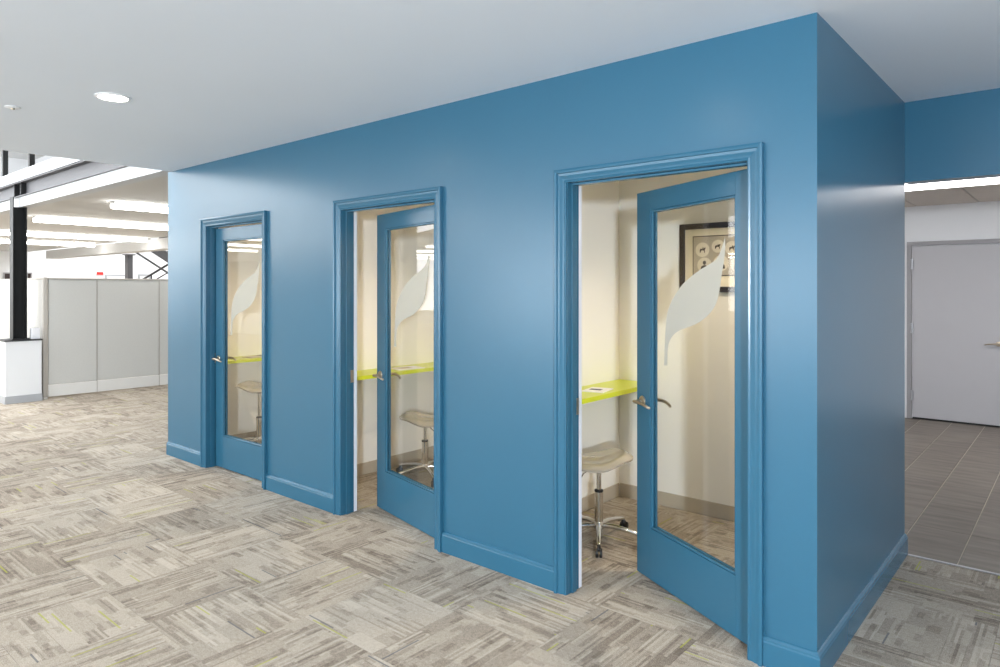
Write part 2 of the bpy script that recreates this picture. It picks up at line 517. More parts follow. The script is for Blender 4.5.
# ------------------------------------------------------------------ glass doors
LEAF = [(0.197, 1.788), (0.196, 1.72), (0.216, 1.625), (0.258, 1.478), (0.373, 1.39), (0.55, 1.332), (0.621, 1.264), (0.63, 1.155),
        (0.659, 1.152), (0.647, 1.326), (0.618, 1.45), (0.516, 1.562), (0.39, 1.631), (0.258, 1.684), (0.211, 1.748)]


def spline(pts, sharp, n=5):
    out = []; L = len(pts)
    for i in range(L):
        p0, p1, p2, p3 = pts[i - 1], pts[i], pts[(i + 1) % L], pts[(i + 2) % L]
        if i in sharp: p0 = p1
        if (i + 1) % L in sharp: p3 = p2
        for k in range(n):
            t = k / n
            out.append(tuple(0.5 * (2 * p1[j] + (p2[j] - p0[j]) * t + (2 * p0[j] - 5 * p1[j] + 4 * p2[j] - p3[j]) * t * t + (3 * p1[j] - p0[j] - 3 * p2[j] + p3[j]) * t ** 3) for j in (0, 1)))
    return out


DW, DH, DT = 0.880, 2.068, 0.044
GS0, GS1, GZ0, GZ1 = 0.108, 0.755, 0.280, 1.965


def lever(parent, side):
    """rose and lever on the outside (-1) or inside (+1) face, near the free edge"""
    y = 0.0 if side < 0 else DT
    h = MB().lathe([(0, 0), (0.027, 0), (0.027, 0.004), (0.024, 0.008), (0.012, 0.010), (0, 0.010)], (-0.825, y, 0.945), 24, (0, side, 0)).build('rose', 'nickel', parent, True)
    yo = y + side * 0.052
    MB().tube([(-0.825, y + side * 0.008, 0.945), (-0.825, y + side * 0.045, 0.945)], [0.010, 0.009], 12).build('spindle', 'nickel', h, True)
    MB().tube([(-0.835, yo - side * 0.004, 0.945), (-0.825, yo, 0.945), (-0.79, yo + side * 0.003, 0.946), (-0.755, yo + side * 0.002, 0.943), (-0.72, yo - side * 0.002, 0.934), (-0.703, yo - side * 0.008, 0.928), (-0.698, yo - side * 0.010, 0.927)],
              [0.009, 0.0105, 0.0095, 0.008, 0.0075, 0.0075, 0.005], 12).build('lever', 'nickel', h, True)


def make_door(name):
    r = empty(name)
    # two stiles and two rails, butt jointed, with slightly eased edges
    MB().box(-DW, -GS1, 0, DT, 0.010, DH, 0.0015).build('stile', 'blue_trim', r)
    MB().box(-GS0, -0.002, 0, DT, 0.010, DH, 0.0015).build('stile', 'blue_trim', r)
    MB().box(-GS1, -GS0, 0, DT, 0.010, GZ0, 0.0008).build('bottom_rail', 'blue_trim', r)
    MB().box(-GS1, -GS0, 0, DT, GZ1, DH, 0.0008).build('top_rail', 'blue_trim', r)
    e = 0.012
    for y0, y1 in ((0.004, 0.017), (0.027, 0.040)):
        bd = MB()
        bd.box(-GS1, -GS1 + e, y0, y1, GZ0, GZ1, 0.003, 1); bd.box(-GS0 - e, -GS0, y0, y1, GZ0, GZ1, 0.003, 1)
        bd.box(-GS1 + e, -GS0 - e, y0, y1, GZ0, GZ0 + e, 0.003, 1); bd.box(-GS1 + e, -GS0 - e, y0, y1, GZ1 - e, GZ1, 0.003, 1)
        bd.build('glazing_bead', 'blue_trim', r)
    g = MB().box(-GS1 + 0.002, -GS0 - 0.002, 0.019, 0.025, GZ0 + 0.002, GZ1 - 0.002).build('glass_pane', 'glass', r)
    lf = MB().prism(spline(LEAF, {0, 7, 8}), 0.0006, lambda a, c, q: (-a, 0.0180 + q, c)).build('frosted_leaf', 'frost', g)
    lf['label'] = 'frosted curved leaf shape'
    lever(r, -1); lever(r, 1)
    MB().box(-DW - 0.0015, -DW, 0.008, DT - 0.008, 0.89, 1.0, 0.0004, 1).build('latch_plate', 'nickel', r)
    for z in (0.25, 1.03, 1.80):
        MB().lathe([(0, 0), (0.007, 0), (0.007, 0.09), (0, 0.09)], (0.004, DT + 0.004, z), 10).build('hinge', 'nickel', r, True)
    return r


d1 = make_door('door_1')
doors = [d1, copy_tree(d1), copy_tree(d1)]
for k, (o, th) in enumerate(zip(doors, (0.0, 12.7, 27.3))):
    o.name = 'door_%d' % (k + 1)
    o.location = (OPEN[k][1] - 0.006, 0.070, 0)
    o.rotation_euler = (0, 0, -math.radians(th))
    struct(o, ['closed blue glass door with a frosted leaf', 'blue glass door with a frosted leaf, standing slightly ajar', 'blue glass door with a frosted leaf, standing wide ajar beside a silver stool'][k], 'door')

# ------------------------------------------------------------------ floors
struct(MB().box(-28, 7, -9.2, YB - 0.02, -0.15, -0.006).build('floor', 'subfloor'), 'floor of grey patchwork carpet tiles', 'floor')
floor = bpy.data.objects['floor']
tb = MB().box(-TILE / 2 + 0.0006, TILE / 2 - 0.0006, -TILE / 2 + 0.0006, TILE / 2 - 0.0006, -0.006, 0)
tile0 = tb.build('carpet_tile', 'carpet', floor)
F = (-math.sin(YAW), math.cos(YAW)); R_ = (math.cos(YAW), math.sin(YAW))


def view(x, y, z=0.0):
    qx, qy = x - CAM[0], y - CAM[1]
    t = qx * F[0] + qy * F[1]
    if t < 0.3: return None
    return (500 + 685 * (qx * R_[0] + qy * R_[1]) / t, 288.5 - 685 * (z - CAM[2]) / t, t)


cells = []
for i in range(-56, 14):
    for j in range(-18, 4):
        cx, cy = (i + 0.5) * TILE, (j + 0.5) * TILE
        top = (j + 1) * TILE
        if top > YB: continue
        cells.append((cx, cy))
vis, rest = [], []
for c in cells:
    seen = False
    for ox in (-0.25, 0, 0.25):
        for oy in (-0.25, 0, 0.25):
            p = view(c[0] + ox, c[1] + oy)
            if p and -5 < p[0] < 1005 and p[1] < 675: seen = True
    hidden = (c[0] > XL and c[1] > 0.25 and c[0] < -0.25 and not any(x0 < c[0] + .25 and c[0] - .25 < x1 + 0.0 for x0, x1 in BOOTH)) or c[1] > 2.4 or (c[0] < -10.4)
    (vis if seen and not hidden else rest).append(c)
vis.sort(key=lambda c: (c[0] - CAM[0]) ** 2 + (c[1] - CAM[1]) ** 2)
rest += vis[300:]; vis = vis[:300]
for k, c in enumerate(vis):
    o = tile0 if k == 0 else tile0.copy()
    if k: COL.objects.link(o)
    o.location = (c[0], c[1], 0)
rb = MB()
vv, ff = [], []
h_ = TILE / 2 - 0.0006
for cx, cy in rest:
    s0 = len(vv)
    vv += [(cx - h_, cy - h_, 0), (cx + h_, cy - h_, 0), (cx + h_, cy + h_, 0), (cx - h_, cy + h_, 0)]
    ff.append((s0, s0 + 1, s0 + 2, s0 + 3))
# narrow cut strip of carpet up to the threshold
n0 = int(YB // TILE) * TILE
for i in range(-56, 14):
    s0 = len(vv); x0 = i * TILE
    vv += [(x0 + .0006, n0 + .0006, 0), (x0 + TILE - .0006, n0 + .0006, 0), (x0 + TILE - .0006, YB - 0.021, 0), (x0 + .0006, YB - 0.021, 0)]
    ff.append((s0, s0 + 1, s0 + 2, s0 + 3))
me = bpy.data.meshes.new('far_carpet'); me.from_pydata(vv, [], ff); me.materials.append(M['carpet'])
o = bpy.data.objects.new('far_carpet', me); COL.objects.link(o); o.parent = floor; o['kind'] = 'stuff'

# tiled corridor floor
struct(MB().box(-2.2, 4.2, YB, 6.62, -0.15, -0.004).build('floor_corridor', 'grout'), 'grey brown tiled floor of the corridor', 'floor')
fc = bpy.data.objects['floor_corridor']
TX, TY = 0.31, 0.62
st0 = None
for i in range(-6, 13):
    for j in range(8):
        x0 = -0.055 + i * TX; y0 = YB + j * TY
        w, l = TX - 0.006, TY - 0.0015
        if x0 < -2.0 or x0 + w > 4.1: continue
        if st0 is None:
            st0 = MB().box(-w / 2, w / 2, -l / 2, l / 2, -0.004, 0.0, 0.001, 1).build('floor_tile', 'stone', fc); o = st0
        else:
            o = st0.copy(); COL.objects.link(o)
        if y0 + l > 6.56:
            o.scale = (1, (6.555 - y0) / l, 1); o.location = (x0 + TX / 2, y0 + (6.555 - y0) / 2 + 0.0015, 0)
        else:
            o.location = (x0 + TX / 2, y0 + TY / 2, 0)
struct(MB().box(0.018, 3.3, YB - 0.018, YB + 0.004, 0.0005, 0.005, 0.001, 1).build('trim_4', 'aluminium'), 'thin metal strip between carpet and corridor tiles', 'threshold')

# ------------------------------------------------------------------ ceiling, header, corridor walls
struct(MB().box(-5.66, 7, -9.2, YB + 0.12, ZC, ZC + 0.25).build('ceiling', 'ceiling'), 'smooth pale grey plaster ceiling over the booths', 'ceiling')
hd = MB().box(0.0, 3.3, YB, YB + 0.12, 2.17, ZC); hd.box(3.3, 7, YB, YB + 0.12, 0, ZC)
struct(hd.build('wall_header', 'blue'), 'blue wall above the corridor opening', 'wall')
struct(MB().box(-2.2, 4.2, 6.56, 6.68, 0, 2.53).build('wall_corridor', 'white'), 'white corridor wall around the grey door', 'wall')
struct(MB().box(-2.2, -2.1, YB + 0.001, 6.56, 0, 2.53).build('wall_corridor_left', 'white'), 'white side wall of the corridor behind the booths', 'wall')
struct(MB().box(4.1, 4.2, YB + 0.13, 6.56, 0, 2.53).build('wall_corridor_right', 'white'), 'white side wall at the corridor end', 'wall')
struct(MB().box(-2.2, 4.2, YB + 0.121, 5.0, 2.53, 2.70).build('ceiling_corridor_plaster', 'white'), 'white plaster strip of the corridor ceiling', 'ceiling')
cg = struct(MB().box(-2.2, 4.2, 5.0, 6.68, 2.537, 2.70).build('ceiling_corridor', 'cgrid'), 'suspended tile ceiling of the corridor', 'ceiling')
ct0 = None
for i in range(10):
    for j in range(3):
        x0 = -2.1 + 0.09 + (i - 1) * 0.61 + 0.07; y0 = 5.0 + j * 0.61
        if ct0 is None:
            ct0 = MB().box(-0.297, 0.297, -0.297, 0.297, 2.526, 2.537, 0.003, 1).build('ceiling_tile', 'ctile', cg); o = ct0
        else:
            o = ct0.copy(); COL.objects.link(o)
        if j == 2:
            o.scale = (1, 0.53, 1); o.location = (x0 + 0.305, y0 + 0.166, 0)
        else: o.location = (x0 + 0.305, y0 + 0.305, 0)

# grey corridor door
r = empty('door_4', (-0.765, 6.56, 0)); struct(r, 'flat grey corridor door with a lever handle', 'door')
gw = 0.915
MB().box(0, gw, -0.010, -0.001, 0.0005, 0.021).build('threshold', 'black', r)  # black strip put in as the shade of the gap under the leaf
leafd = MB().box(0, gw, -0.018, -0.001, 0.022, 2.05, 0.002).build('door_leaf', 'grey_door', r)
fr = MB().box(-0.055, -0.006, -0.028, -0.0005, 0, 2.105, 0.003); fr.box(gw + 0.006, gw + 0.055, -0.028, -0.0005, 0, 2.105, 0.003); fr.box(-0.006, gw + 0.006, -0.028, -0.0005, 2.056, 2.105, 0.003)
fr.build('frame', 'grey_frame', r)
for z in (0.22, 1.02, 1.78):
    MB().lathe([(0, 0), (0.015, 0), (0.015, 0.12), (0, 0.12)], (-0.001, -0.036, z), 12).build('hinge', 'aluminium', r, True)
hr = MB().lathe([(0, 0), (0.028, 0), (0.028, 0.006), (0.012, 0.012), (0.011, 0.05), (0, 0.05)], (0.835, -0.018, 0.93), 20, (0, -1, 0)).build('rose', 'nickel', r, True)
MB().tube([(0.845, -0.066, 0.93), (0.80, -0.068, 0.931), (0.745, -0.066, 0.927), (0.71, -0.062, 0.918)], [0.010, 0.009, 0.008, 0.006], 12).build('lever', 'nickel', hr, True)

# ------------------------------------------------------------------ ceiling fittings


def downlight(x, y, z, label, material, power, color, radius=0.075, group=None, angle=120):
    r = empty('downlight', (x, y, z)); tag(r, label, 'light', group)
    MB().lathe([(radius + 0.018, 0.0), (radius + 0.018, -0.004), (radius + 0.004, -0.008), (radius, -0.005), (radius, 0.0)], n=32).build('trim_ring', 'white', r, True)
    MB().lathe([(0, -0.0035), (radius - 0.001, -0.0035), (radius - 0.001, -0.001), (0, -0.001)], n=32).build('lens', material, r, True)
    s = spot('downlight_beam', (0, 0, -0.03), power, color, angle, radius * 0.8)
    s.parent = r
    return r


downlight(-3.39, -1.328, ZC, 'round recessed downlight glowing in the plaster ceiling', 'lamp_warm', 38, (1.0, 0.93, 0.82))
for x, y in ((-0.9, -1.33), (1.6, -1.33), (-3.39, -4.6), (-0.9, -4.6), (1.6, -4.6)):
    downlight(x, y, ZC, 'round recessed downlight over the carpet in front of the booths', 'lamp_warm', 38, (1.0, 0.93, 0.82), group='downlights over the carpet')
for k, (x0, x1) in enumerate(BOOTH):
    downlight(x1 - 0.55, 0.85, 2.46, 'round warm downlight in the ceiling of the ' + bname[k], 'lamp_booth', 57, (1.0, 0.82, 0.60), 0.06, angle=132)
r = empty('sprinkler', (-4.08, -1.633, ZC)); tag(r, 'small white sprinkler cover set in the plaster ceiling', 'sprinkler')
MB().lathe([(0.040, 0), (0.040, -0.003), (0.030, -0.007), (0.012, -0.008), (0, -0.008)], n=28).build('cover', 'white', r, True)
MB().lathe([(0.012, -0.008), (0.010, -0.014), (0, -0.015)], n=16).build('head', 'nickel', r, True)
for x in (-1.45, -0.23, 0.99, 2.21, 3.43):
    r = empty('corridor_light', (x, 4.66, 2.53)); tag(r, 'long white ceiling light panel in the corridor', 'light', 'corridor ceiling lights')
    q = MB().box(-0.605, 0.605, -0.30, -0.29, -0.014, -0.0005); q.box(-0.605, 0.605, 0.29, 0.30, -0.014, -0.0005)
    q.box(-0.605, -0.595, -0.29, 0.29, -0.014, -0.0005); q.box(0.595, 0.605, -0.29, 0.29, -0.014, -0.0005)
    q.build('frame', 'white', r)
    MB().box(-0.594, 0.594, -0.289, 0.289, -0.012, -0.001).build('lens', 'panel_lamp', r)

# ------------------------------------------------------------------ worktops, stools, picture


def worktop(x_wall, label):
    """lime shelf along the booth's left wall, rounded outer corners"""
    r = empty('worktop', (x_wall, 0, 0.872)); tag(r, label, 'desk', 'lime worktops in the booths')
    d, y0, y1, rc = 0.31, 0.30, 1.615, 0.10
    poly = [(0.002, y0), (d - rc, y0)] + [(d - rc + rc * math.sin(a), y0 + rc - rc * math.cos(a)) for a in [PI / 2 * k / 8 for k in range(1, 9)]]
    poly += [(d - rc + rc * math.cos(a), y1 - rc + rc * math.sin(a)) for a in [PI / 2 * k / 8 for k in range(0, 9)]] + [(0.002, y1)]
    MB().prism(poly, 0.030, lambda a, c, q: (a, c, -0.030 + q)).build('top', 'lime', r)
    MB().box(0.002, 0.022, 0.36, 1.60, -0.075, -0.031, 0.002, 1).build('wall_cleat', 'white', r)
    return r


worktop(BOOTH[0][0], 'lime green worktop seen through the closed door')
worktop(BOOTH[1][0], 'lime green worktop in the middle booth')
worktop(BOOTH[2][0], 'lime green worktop beside the widest open door')


def make_stool(hseat, leg0):
    r = empty('stool')
    # saddle seat: rounded outline, dished, raised back rim
    t = bmesh.new(); NR, NA = 9, 40; top, bot = [], []
    for i in range(NR + 1):
        q = i / NR; rt, rbm = [], []
        for k in range(NA):
            a = 2 * PI * k / NA
            R = 0.200 * (1 + 0.05 * math.cos(2 * a))
            x, y = q * R * math.cos(a), q * R * 1.08 * math.sin(a)
            u_ = max(0.0, min(1.0, (x + 0.02) / 0.18))
            z = 0.050 * u_ * u_ * (3 - 2 * u_) + 0.010 * max(0.0, -x / 0.2) ** 2
            z += 0.010 * math.exp(-(y / 0.045) ** 2) * max(0.0, 1 - u_) * (1 - q ** 4)
            z += 0.010 * (y / 0.2) ** 2 - 0.030 * max(0.0, (q - 0.62) / 0.38) ** 2.4
            th = 0.014 * (1 - q ** 3) + 0.013 + 0.6 * 0.050 * u_ * u_ * (1 - q)
            if i == 0 and k: continue
            rt.append(t.verts.new((x, y, z))); rbm.append(t.verts.new((x * 0.985, y * 0.985, z - th)))
        top.append(rt); bot.append(rbm)
    for L, fl in ((top, False), (bot, True)):
        for i in range(NR):
            for k in range(NA):
                a0, a1 = (L[i][0], L[i][0]) if i == 0 else (L[i][k], L[i][(k + 1) % NA])
                q = [a0, L[i + 1][k], L[i + 1][(k + 1) % NA]] + ([a1] if i else [])
                t.faces.new(q[::-1] if fl else q)
    for k in range(NA): t.faces.new((top[NR][k], bot[NR][k], bot[NR][(k + 1) % NA], top[NR][(k + 1) % NA]))
    bmesh.ops.recalc_face_normals(t, faces=t.faces)
    s = MB().merge(t, Matrix.Translation((0, 0, hseat))).build('seat', 'seat', r, True)
    MB().lathe([(0, hseat - 0.045), (0.03, hseat - 0.06), (0.045, hseat - 0.035), (0.06, hseat - 0.031), (0, hseat - 0.031)][::1], n=20).build('seat_mount', 'black', s, True)
    MB().lathe([(0, 0.27), (0.0145, 0.27), (0.0145, hseat - 0.05), (0, hseat - 0.05)], n=20).build('gas_lift', 'chrome', r, True)
    MB().lathe([(0, 0.095), (0.026, 0.095), (0.026, 0.30), (0.024, 0.302), (0, 0.302)], n=24).build('column', 'chrome', r, True)
    MB().lathe([(0.0148, 0.302), (0.027, 0.302), (0.027, 0.312), (0.0148, 0.316)], n=24).build('column_collar', 'black', r, True)
    MB().lathe([(0, 0.075), (0.030, 0.075), (0.034, 0.085), (0.034, 0.112), (0.028, 0.120), (0, 0.120)], n=24).build('hub', 'chrome', r, True)
    for k in range(5):
        a = 2 * PI * k / 5 + math.radians(leg0); c, sn = math.cos(a), math.sin(a)
        lg = MB().tube([(0.025 * c, 0.025 * sn, 0.098), (0.10 * c, 0.10 * sn, 0.098), (0.18 * c, 0.18 * sn, 0.088), (0.255 * c, 0.255 * sn, 0.074), (0.268 * c, 0.268 * sn, 0.068)],
                       [0.017, 0.0155, 0.014, 0.0125, 0.008], 12).build('leg', 'chrome', r, True)
        m = MB(); ax = Vector((-sn, c, 0))
        ctr = Vector((0.272 * c, 0.272 * sn, 0.026))
        for sg in (-1, 1):
            m.lathe([(0, 0), (0.022, 0), (0.026, 0.003), (0.026, 0.013), (0.022, 0.016), (0, 0.016)], ctr + ax * sg * 0.004, 18, ax * sg)
        m.lathe([(0, 0), (0.012, 0), (0.010, 0.030), (0, 0.032)], (0.262 * c, 0.262 * sn, 0.040), 12)
        m.box(ctr.x - 0.012, ctr.x + 0.012, ctr.y - 0.012, ctr.y + 0.012, 0.038, 0.056, 0.004)
        m.build('caster', 'black', lg, True)
    MB().tube([(-0.02, 0.02, hseat - 0.045), (-0.09, 0.045, hseat - 0.10), (-0.115, 0.055, hseat - 0.145)], [0.005, 0.005, 0.005], 8).build('lever', 'chrome', r, True)
    MB().tube([(-0.108, 0.052, hseat - 0.130), (-0.145, 0.066, hseat - 0.195)], [0.008, 0.009], 10).build('lever_grip', 'black', r, True)
    return r


for (x, y, rz, l0, hs, lb) in ((-5.27, 0.665, 220, 10, 0.60, 'silver saddle stool on casters seen through the closed door'),
                           (-3.30, 1.00, 220, 40, 0.485, 'silver saddle stool on casters in the middle booth'),
                           (-1.475, 0.745, 40, 46.2, 0.50, 'silver saddle stool on casters beside the widest open door')):
    s = make_stool(hs, l0); s.location = (x, y, 0); s.rotation_euler = (0, 0, math.radians(rz))
    tag(s, lb, 'stool', 'silver stools in the booths')

# framed print on the back wall
r = empty('framed_picture', (-0.985, 1.62, 1.76)); tag(r, 'dark framed print of pale round pictures on cream wall', 'picture')
w, h = 0.37, 0.236; fw = 0.038
fb = MB().box(-w, -w + fw, -0.026, -0.001, -h, h, 0.004); fb.box(w - fw, w, -0.026, -0.001, -h, h, 0.004)
fb.box(-w + fw, w - fw, -0.026, -0.001, h - fw, h, 0.004); fb.box(-w + fw, w - fw, -0.026, -0.001, -h, -h + fw, 0.004)
fb.build('frame', 'frame_dark', r)
MB().box(-w + fw, w - fw, -0.010, -0.002, -h + fw, h - fw).build('mount', 'mat_cream', r)
MB().box(-0.276, 0.276, -0.0115, -0.0101, -0.126, 0.150).build('backing_line', 'frame_dark', r)
pr = MB().box(-0.270, 0.270, -0.013, -0.0116, -0.120, 0.144).build('print', 'print', r)
spots_ = [(-0.205, 0.055, 0.050), (-0.095, 0.075, 0.044), (0.0, 0.060, 0.046), (0.095, 0.075, 0.044), (0.205, 0.055, 0.050),
          (-0.19, -0.050, 0.052), (-0.075, -0.040, 0.054), (0.04, -0.050, 0.050), (0.15, -0.045, 0.054), (0.235, -0.065, 0.030)]
for k, (sx, sz, rr) in enumerate(spots_):
    md = MB().lathe([(0, 0), (rr, 0), (rr, 0.0008), (0, 0.0008)], (sx, -0.013, sz), 20, (0, -1, 0)).build('medallion', 'print_light', pr)
    q = MB(); rnd = random.Random(k); place = lambda a, c, t: (a, -0.0139 - t, c)
    if k < 5:      # small rider-like mark: a body, a neck and four legs
        ox, oz = sx + rr * 0.1 * (rnd.random() - 0.5), sz - 0.05 * rr; g = rr * 0.42
        q.prism([(ox - g, oz + 0.1 * g), (ox - 0.7 * g, oz + 0.5 * g), (ox - 0.1 * g, oz + 0.4 * g), (ox + 0.05 * g, oz + 0.95 * g), (ox + 0.3 * g, oz + 0.95 * g), (ox + 0.35 * g, oz + 0.45 * g),
                 (ox + 0.8 * g, oz + 0.9 * g), (ox + 1.1 * g, oz + 0.7 * g), (ox + 0.75 * g, oz + 0.1 * g), (ox + 0.8 * g, oz - 0.9 * g), (ox + 0.6 * g, oz - 0.9 * g), (ox + 0.45 * g, oz - 0.15 * g),
                 (ox - 0.4 * g, oz - 0.1 * g), (ox - 0.75 * g, oz - 0.85 * g), (ox - 0.95 * g, oz - 0.8 * g)], 0.0005, place)
    else:          # bust: head and shoulders
        g = rr * 0.55
        q.prism([(sx + 0.42 * g * math.cos(a), sz + 0.55 * g + 0.5 * g * math.sin(a)) for a in [2 * PI * i / 12 for i in range(12)]], 0.0005, place)
        q.prism([(sx - g, sz - 1.25 * g), (sx - 0.85 * g, sz - 0.4 * g), (sx - 0.3 * g, sz - 0.02 * g), (sx + 0.3 * g, sz - 0.02 * g), (sx + 0.85 * g, sz - 0.4 * g), (sx + g, sz - 1.25 * g)], 0.0005, place)
    q.build('figure', 'print_dark', pr)

# small things on and by the worktops
r = empty('notepad', (-1.665, 1.03, 0.8722), math.radians(12)); tag(r, 'white notepad lying on the worktop beside the widest open door', 'notepad')
MB().box(-0.075, 0.075, -0.10, 0.10, 0, 0.006, 0.001).build('pages', 'paper', r)
MB().box(-0.05, 0.03, -0.03, 0.02, 0.006, 0.0066).build('printed_block', 'ink', r)
r = empty('notepad', (-3.58, 1.05, 0.8722), math.radians(-10)); tag(r, 'white papers lying on the worktop in the middle booth', 'notepad')
MB().box(-0.09, 0.09, -0.13, 0.13, 0, 0.005, 0.001).build('pages', 'paper', r)
MB().box(-0.05, 0.04, -0.08, 0.04, 0.005, 0.0056).build('printed_block', 'print', r)
r = empty('notepad', (-5.43, 0.72, 0.8722), math.radians(5)); tag(r, 'grey notepad lying on the worktop behind the closed door', 'notepad')
MB().box(-0.08, 0.08, -0.10, 0.10, 0, 0.008, 0.001).build('pages', 'print', r)
MB().box(-0.08, 0.08, 0.07, 0.10, 0.008, 0.010, 0.0005).build('binding', 'frame_dark', r)
for k in (0, 1, 2):
    r = empty('wall_outlet', (BOOTH[k][0], 0.98, 0.70)); tag(r, 'white outlet plate under the worktop in the ' + bname[k], 'outlet')
    MB().box(0.001, 0.007, -0.035, 0.035, -0.057, 0.057, 0.002).build('plate', 'white', r)
    for z in (-0.022, 0.022):
        MB().box(0.007, 0.0085, -0.014, 0.014, z - 0.014, z + 0.014, 0.0005).build('socket', 'skirting', r)
# taupe baseboards inside the booths, parts of the walls that carry them
for x0, x1 in BOOTH:
    MB().box(x0 + 0.011, x1 - 0.001, 1.609, 1.619, 0.0005, 0.10, 0.003, 1).build('baseboard', 'base_taupe', wb)
for k, p in ((1, part[0]), (2, part[1]), (0, we)):
    MB().box(BOOTH[k][0] + 0.001, BOOTH[k][0] + 0.010, 0.165, 1.608, 0.0005, 0.10, 0.003, 1).build('baseboard', 'base_taupe', p)

# ------------------------------------------------------------------ open office at the left
struct(MB().box(-28, -27, -9.2, 16, 0, 6).build('wall_office', 'white'), 'far white wall of the open office', 'wall')
struct(MB().box(-27, -2.2, 12, 12.3, 0, 6).build('wall_office_back', 'white'), 'white office wall behind the black stair', 'wall')
struct(MB().box(-28, -5.8, 0.16, 4.6, 2.82, 3.10).build('ceiling_office', 'ceiling_white'), 'white office ceiling with long strip lights', 'ceiling')
struct(MB().box(-28, -5.8, -9.2, -4.2, 2.82, 3.10).build('ceiling_office_front', 'ceiling_white'), 'white office ceiling across the atrium', 'ceiling')
struct(MB().box(-28, -2.2, -9.2, 12.3, 6.0, 6.2).build('ceiling_atrium', 'ceiling_white'), 'high white ceiling above the atrium', 'ceiling')
struct(MB().box(-27, -2.2, -9.2, 12.0, -0.15, -0.1).build('floor_base', 'subfloor'), 'base floor under the open office', 'floor')
struct(MB().box(-27, -5.8, YB + 0.01, 12.0, -0.09, -0.002).build('floor_office', 'carpet'), 'patchwork carpet floor behind the cubicle', 'floor')
struct(MB().box(-25.3, -5.8, 4.61, 4.95, 2.53, 2.80).build('trim_6', 'ceiling_white'), 'pale bulkhead beam under the office ceiling', 'beam')
# daylight wall behind the photographer: piers, sill and lintel round the window bays
sb = MB().box(-28, 7, -9.4, -9.2, 0, 0.7); sb.box(-0.4, 7, -9.4, -9.2, 0.7, 2.5); sb.box(-28, 7, -9.4, -9.2, 2.5, 3.4); sb.box(-28, 7, -9.4, -9.2, 5.6, 6.0); sb.box(-6.2, 7, -9.4, -9.2, 3.4, 5.6)
for x in (-27.6, -20, -13, -9.9, -0.6): sb.box(x - 0.25, x + 0.2, -9.4, -9.2, 0.7, 2.5)
struct(sb.build('wall_windows', 'white'), 'white window wall across from the booths', 'wall')
struct(MB().box(7, 7.2, -9.2, YB + 0.12, 0, ZC).build('wall_east', 'white'), 'white wall at the far right of the room', 'wall')

# steel beam with fascias
r = empty('steel_beam', (0, 0.05, 2.80)); tag(r, 'grey steel beam running above the black column', 'beam')
MB().box(-27, -5.8, -0.006, 0.006, 0.012, 0.188).build('web', 'grey_steel', r)
MB().box(-27, -5.8, -0.075, 0.075, 0.0, 0.012).build('flange', 'grey_steel', r)
MB().box(-27, -5.8, -0.075, 0.075, 0.188, 0.200).build('flange', 'grey_steel', r)
for x in (-10.45, -10.15):
    MB().box(x - 0.006, x + 0.006, -0.070, -0.0065, 0.0125, 0.1875).build('stiffener', 'black_steel', r)
for x in (-10.38, -10.22):
    for z in (0.05, 0.10, 0.15):
        MB().lathe([(0, 0), (0.011, 0), (0.011, 0.010), (0, 0.012)], (x, -0.0062, z), 6, (0, -1, 0)).build('bolt', 'black_steel', r)
struct(MB().box(-27, -5.8, 0.0, 0.14, 2.665, 2.798).build('trim_7', 'fascia'), 'white fascia under the grey steel beam', 'fascia')
struct(MB().box(-27, -5.8, -0.02, 0.155, 3.015, 3.155).build('trim_8', 'fascia'), 'white slab edge above the grey steel beam', 'fascia')
for x, lb in ((-12.12, 'black upright post on the upper floor edge, one bay past the black column'), (-10.80, 'black upright post on the upper floor edge, just above the black column')):
    r = empty('railing_post', (x, 0.28, 3.10)); tag(r, lb, 'post', 'black posts on the upper floor edge')
    MB().box(-0.035, 0.035, -0.035, 0.035, 0.012, 2.88, 0.004).build('shaft', 'black_steel', r)
    MB().box(-0.08, 0.08, -0.08, 0.08, 0.0005, 0.012, 0.002).build('base_plate', 'black_steel', r)
struct(MB().box(-27, -5.8, 4.7, 4.8, 3.10, 6.0).build('wall_upper', 'white'), 'white wall of the upper floor', 'wall')

# column on its plinth
r = empty('column_plinth', (-10.37, 0.02, 0)); tag(r, 'white boxed plinth with dark top under the black column', 'plinth')
MB().box(-0.20, 0.20, -0.21, 0.21, 0.10, 0.835, 0.003).build('body', 'white', r)
MB().box(-0.21, 0.21, -0.22, 0.22, 0.835, 0.855, 0.003).build('top_slab', 'dark_top', r)
MB().box(-0.208, 0.208, -0.218, 0.218, 0.0, 0.10, 0.003).build('skirting', 'skirting', r)
r = empty('steel_column', (-10.30, 0.0, 0.855)); tag(r, 'black steel column standing on the white plinth', 'column')
zt = 1.940
MB().box(-0.075, 0.075, -0.090, -0.078, 0.012, zt, 0.002, 1).build('flange', 'black_steel', r)
MB().box(-0.075, 0.075, 0.062, 0.074, 0.012, 1.806, 0.002, 1).build('flange', 'black_steel', r)
MB().box(-0.006, 0.006, -0.078, 0.062, 0.012, 1.806).build('web', 'black_steel', r)
MB().box(-0.11, 0.11, -0.11, 0.10, 0.0, 0.012, 0.002, 1).build('base_plate', 'black_steel', r)
r = empty('dispenser_box', (-10.25, 0.17, 0.855)); tag(r, 'small white box standing on the plinth behind the column', 'box')
MB().box(-0.045, 0.045, -0.05, 0.05, 0, 0.15, 0.005).build('body', 'paper', r)
for y in (-0.03, 0.0, 0.03):
    MB().box(-0.03, 0.03, y - 0.006, y + 0.006, 0.15, 0.153).build('slot', 'dark_top', r)

# cubicle partitions
r = empty('cubicle_partition', (-10.25, 0.27, 0)); tag(r, 'grey fabric cubicle partition with pale base behind the plinth', 'partition')
HP = 1.70


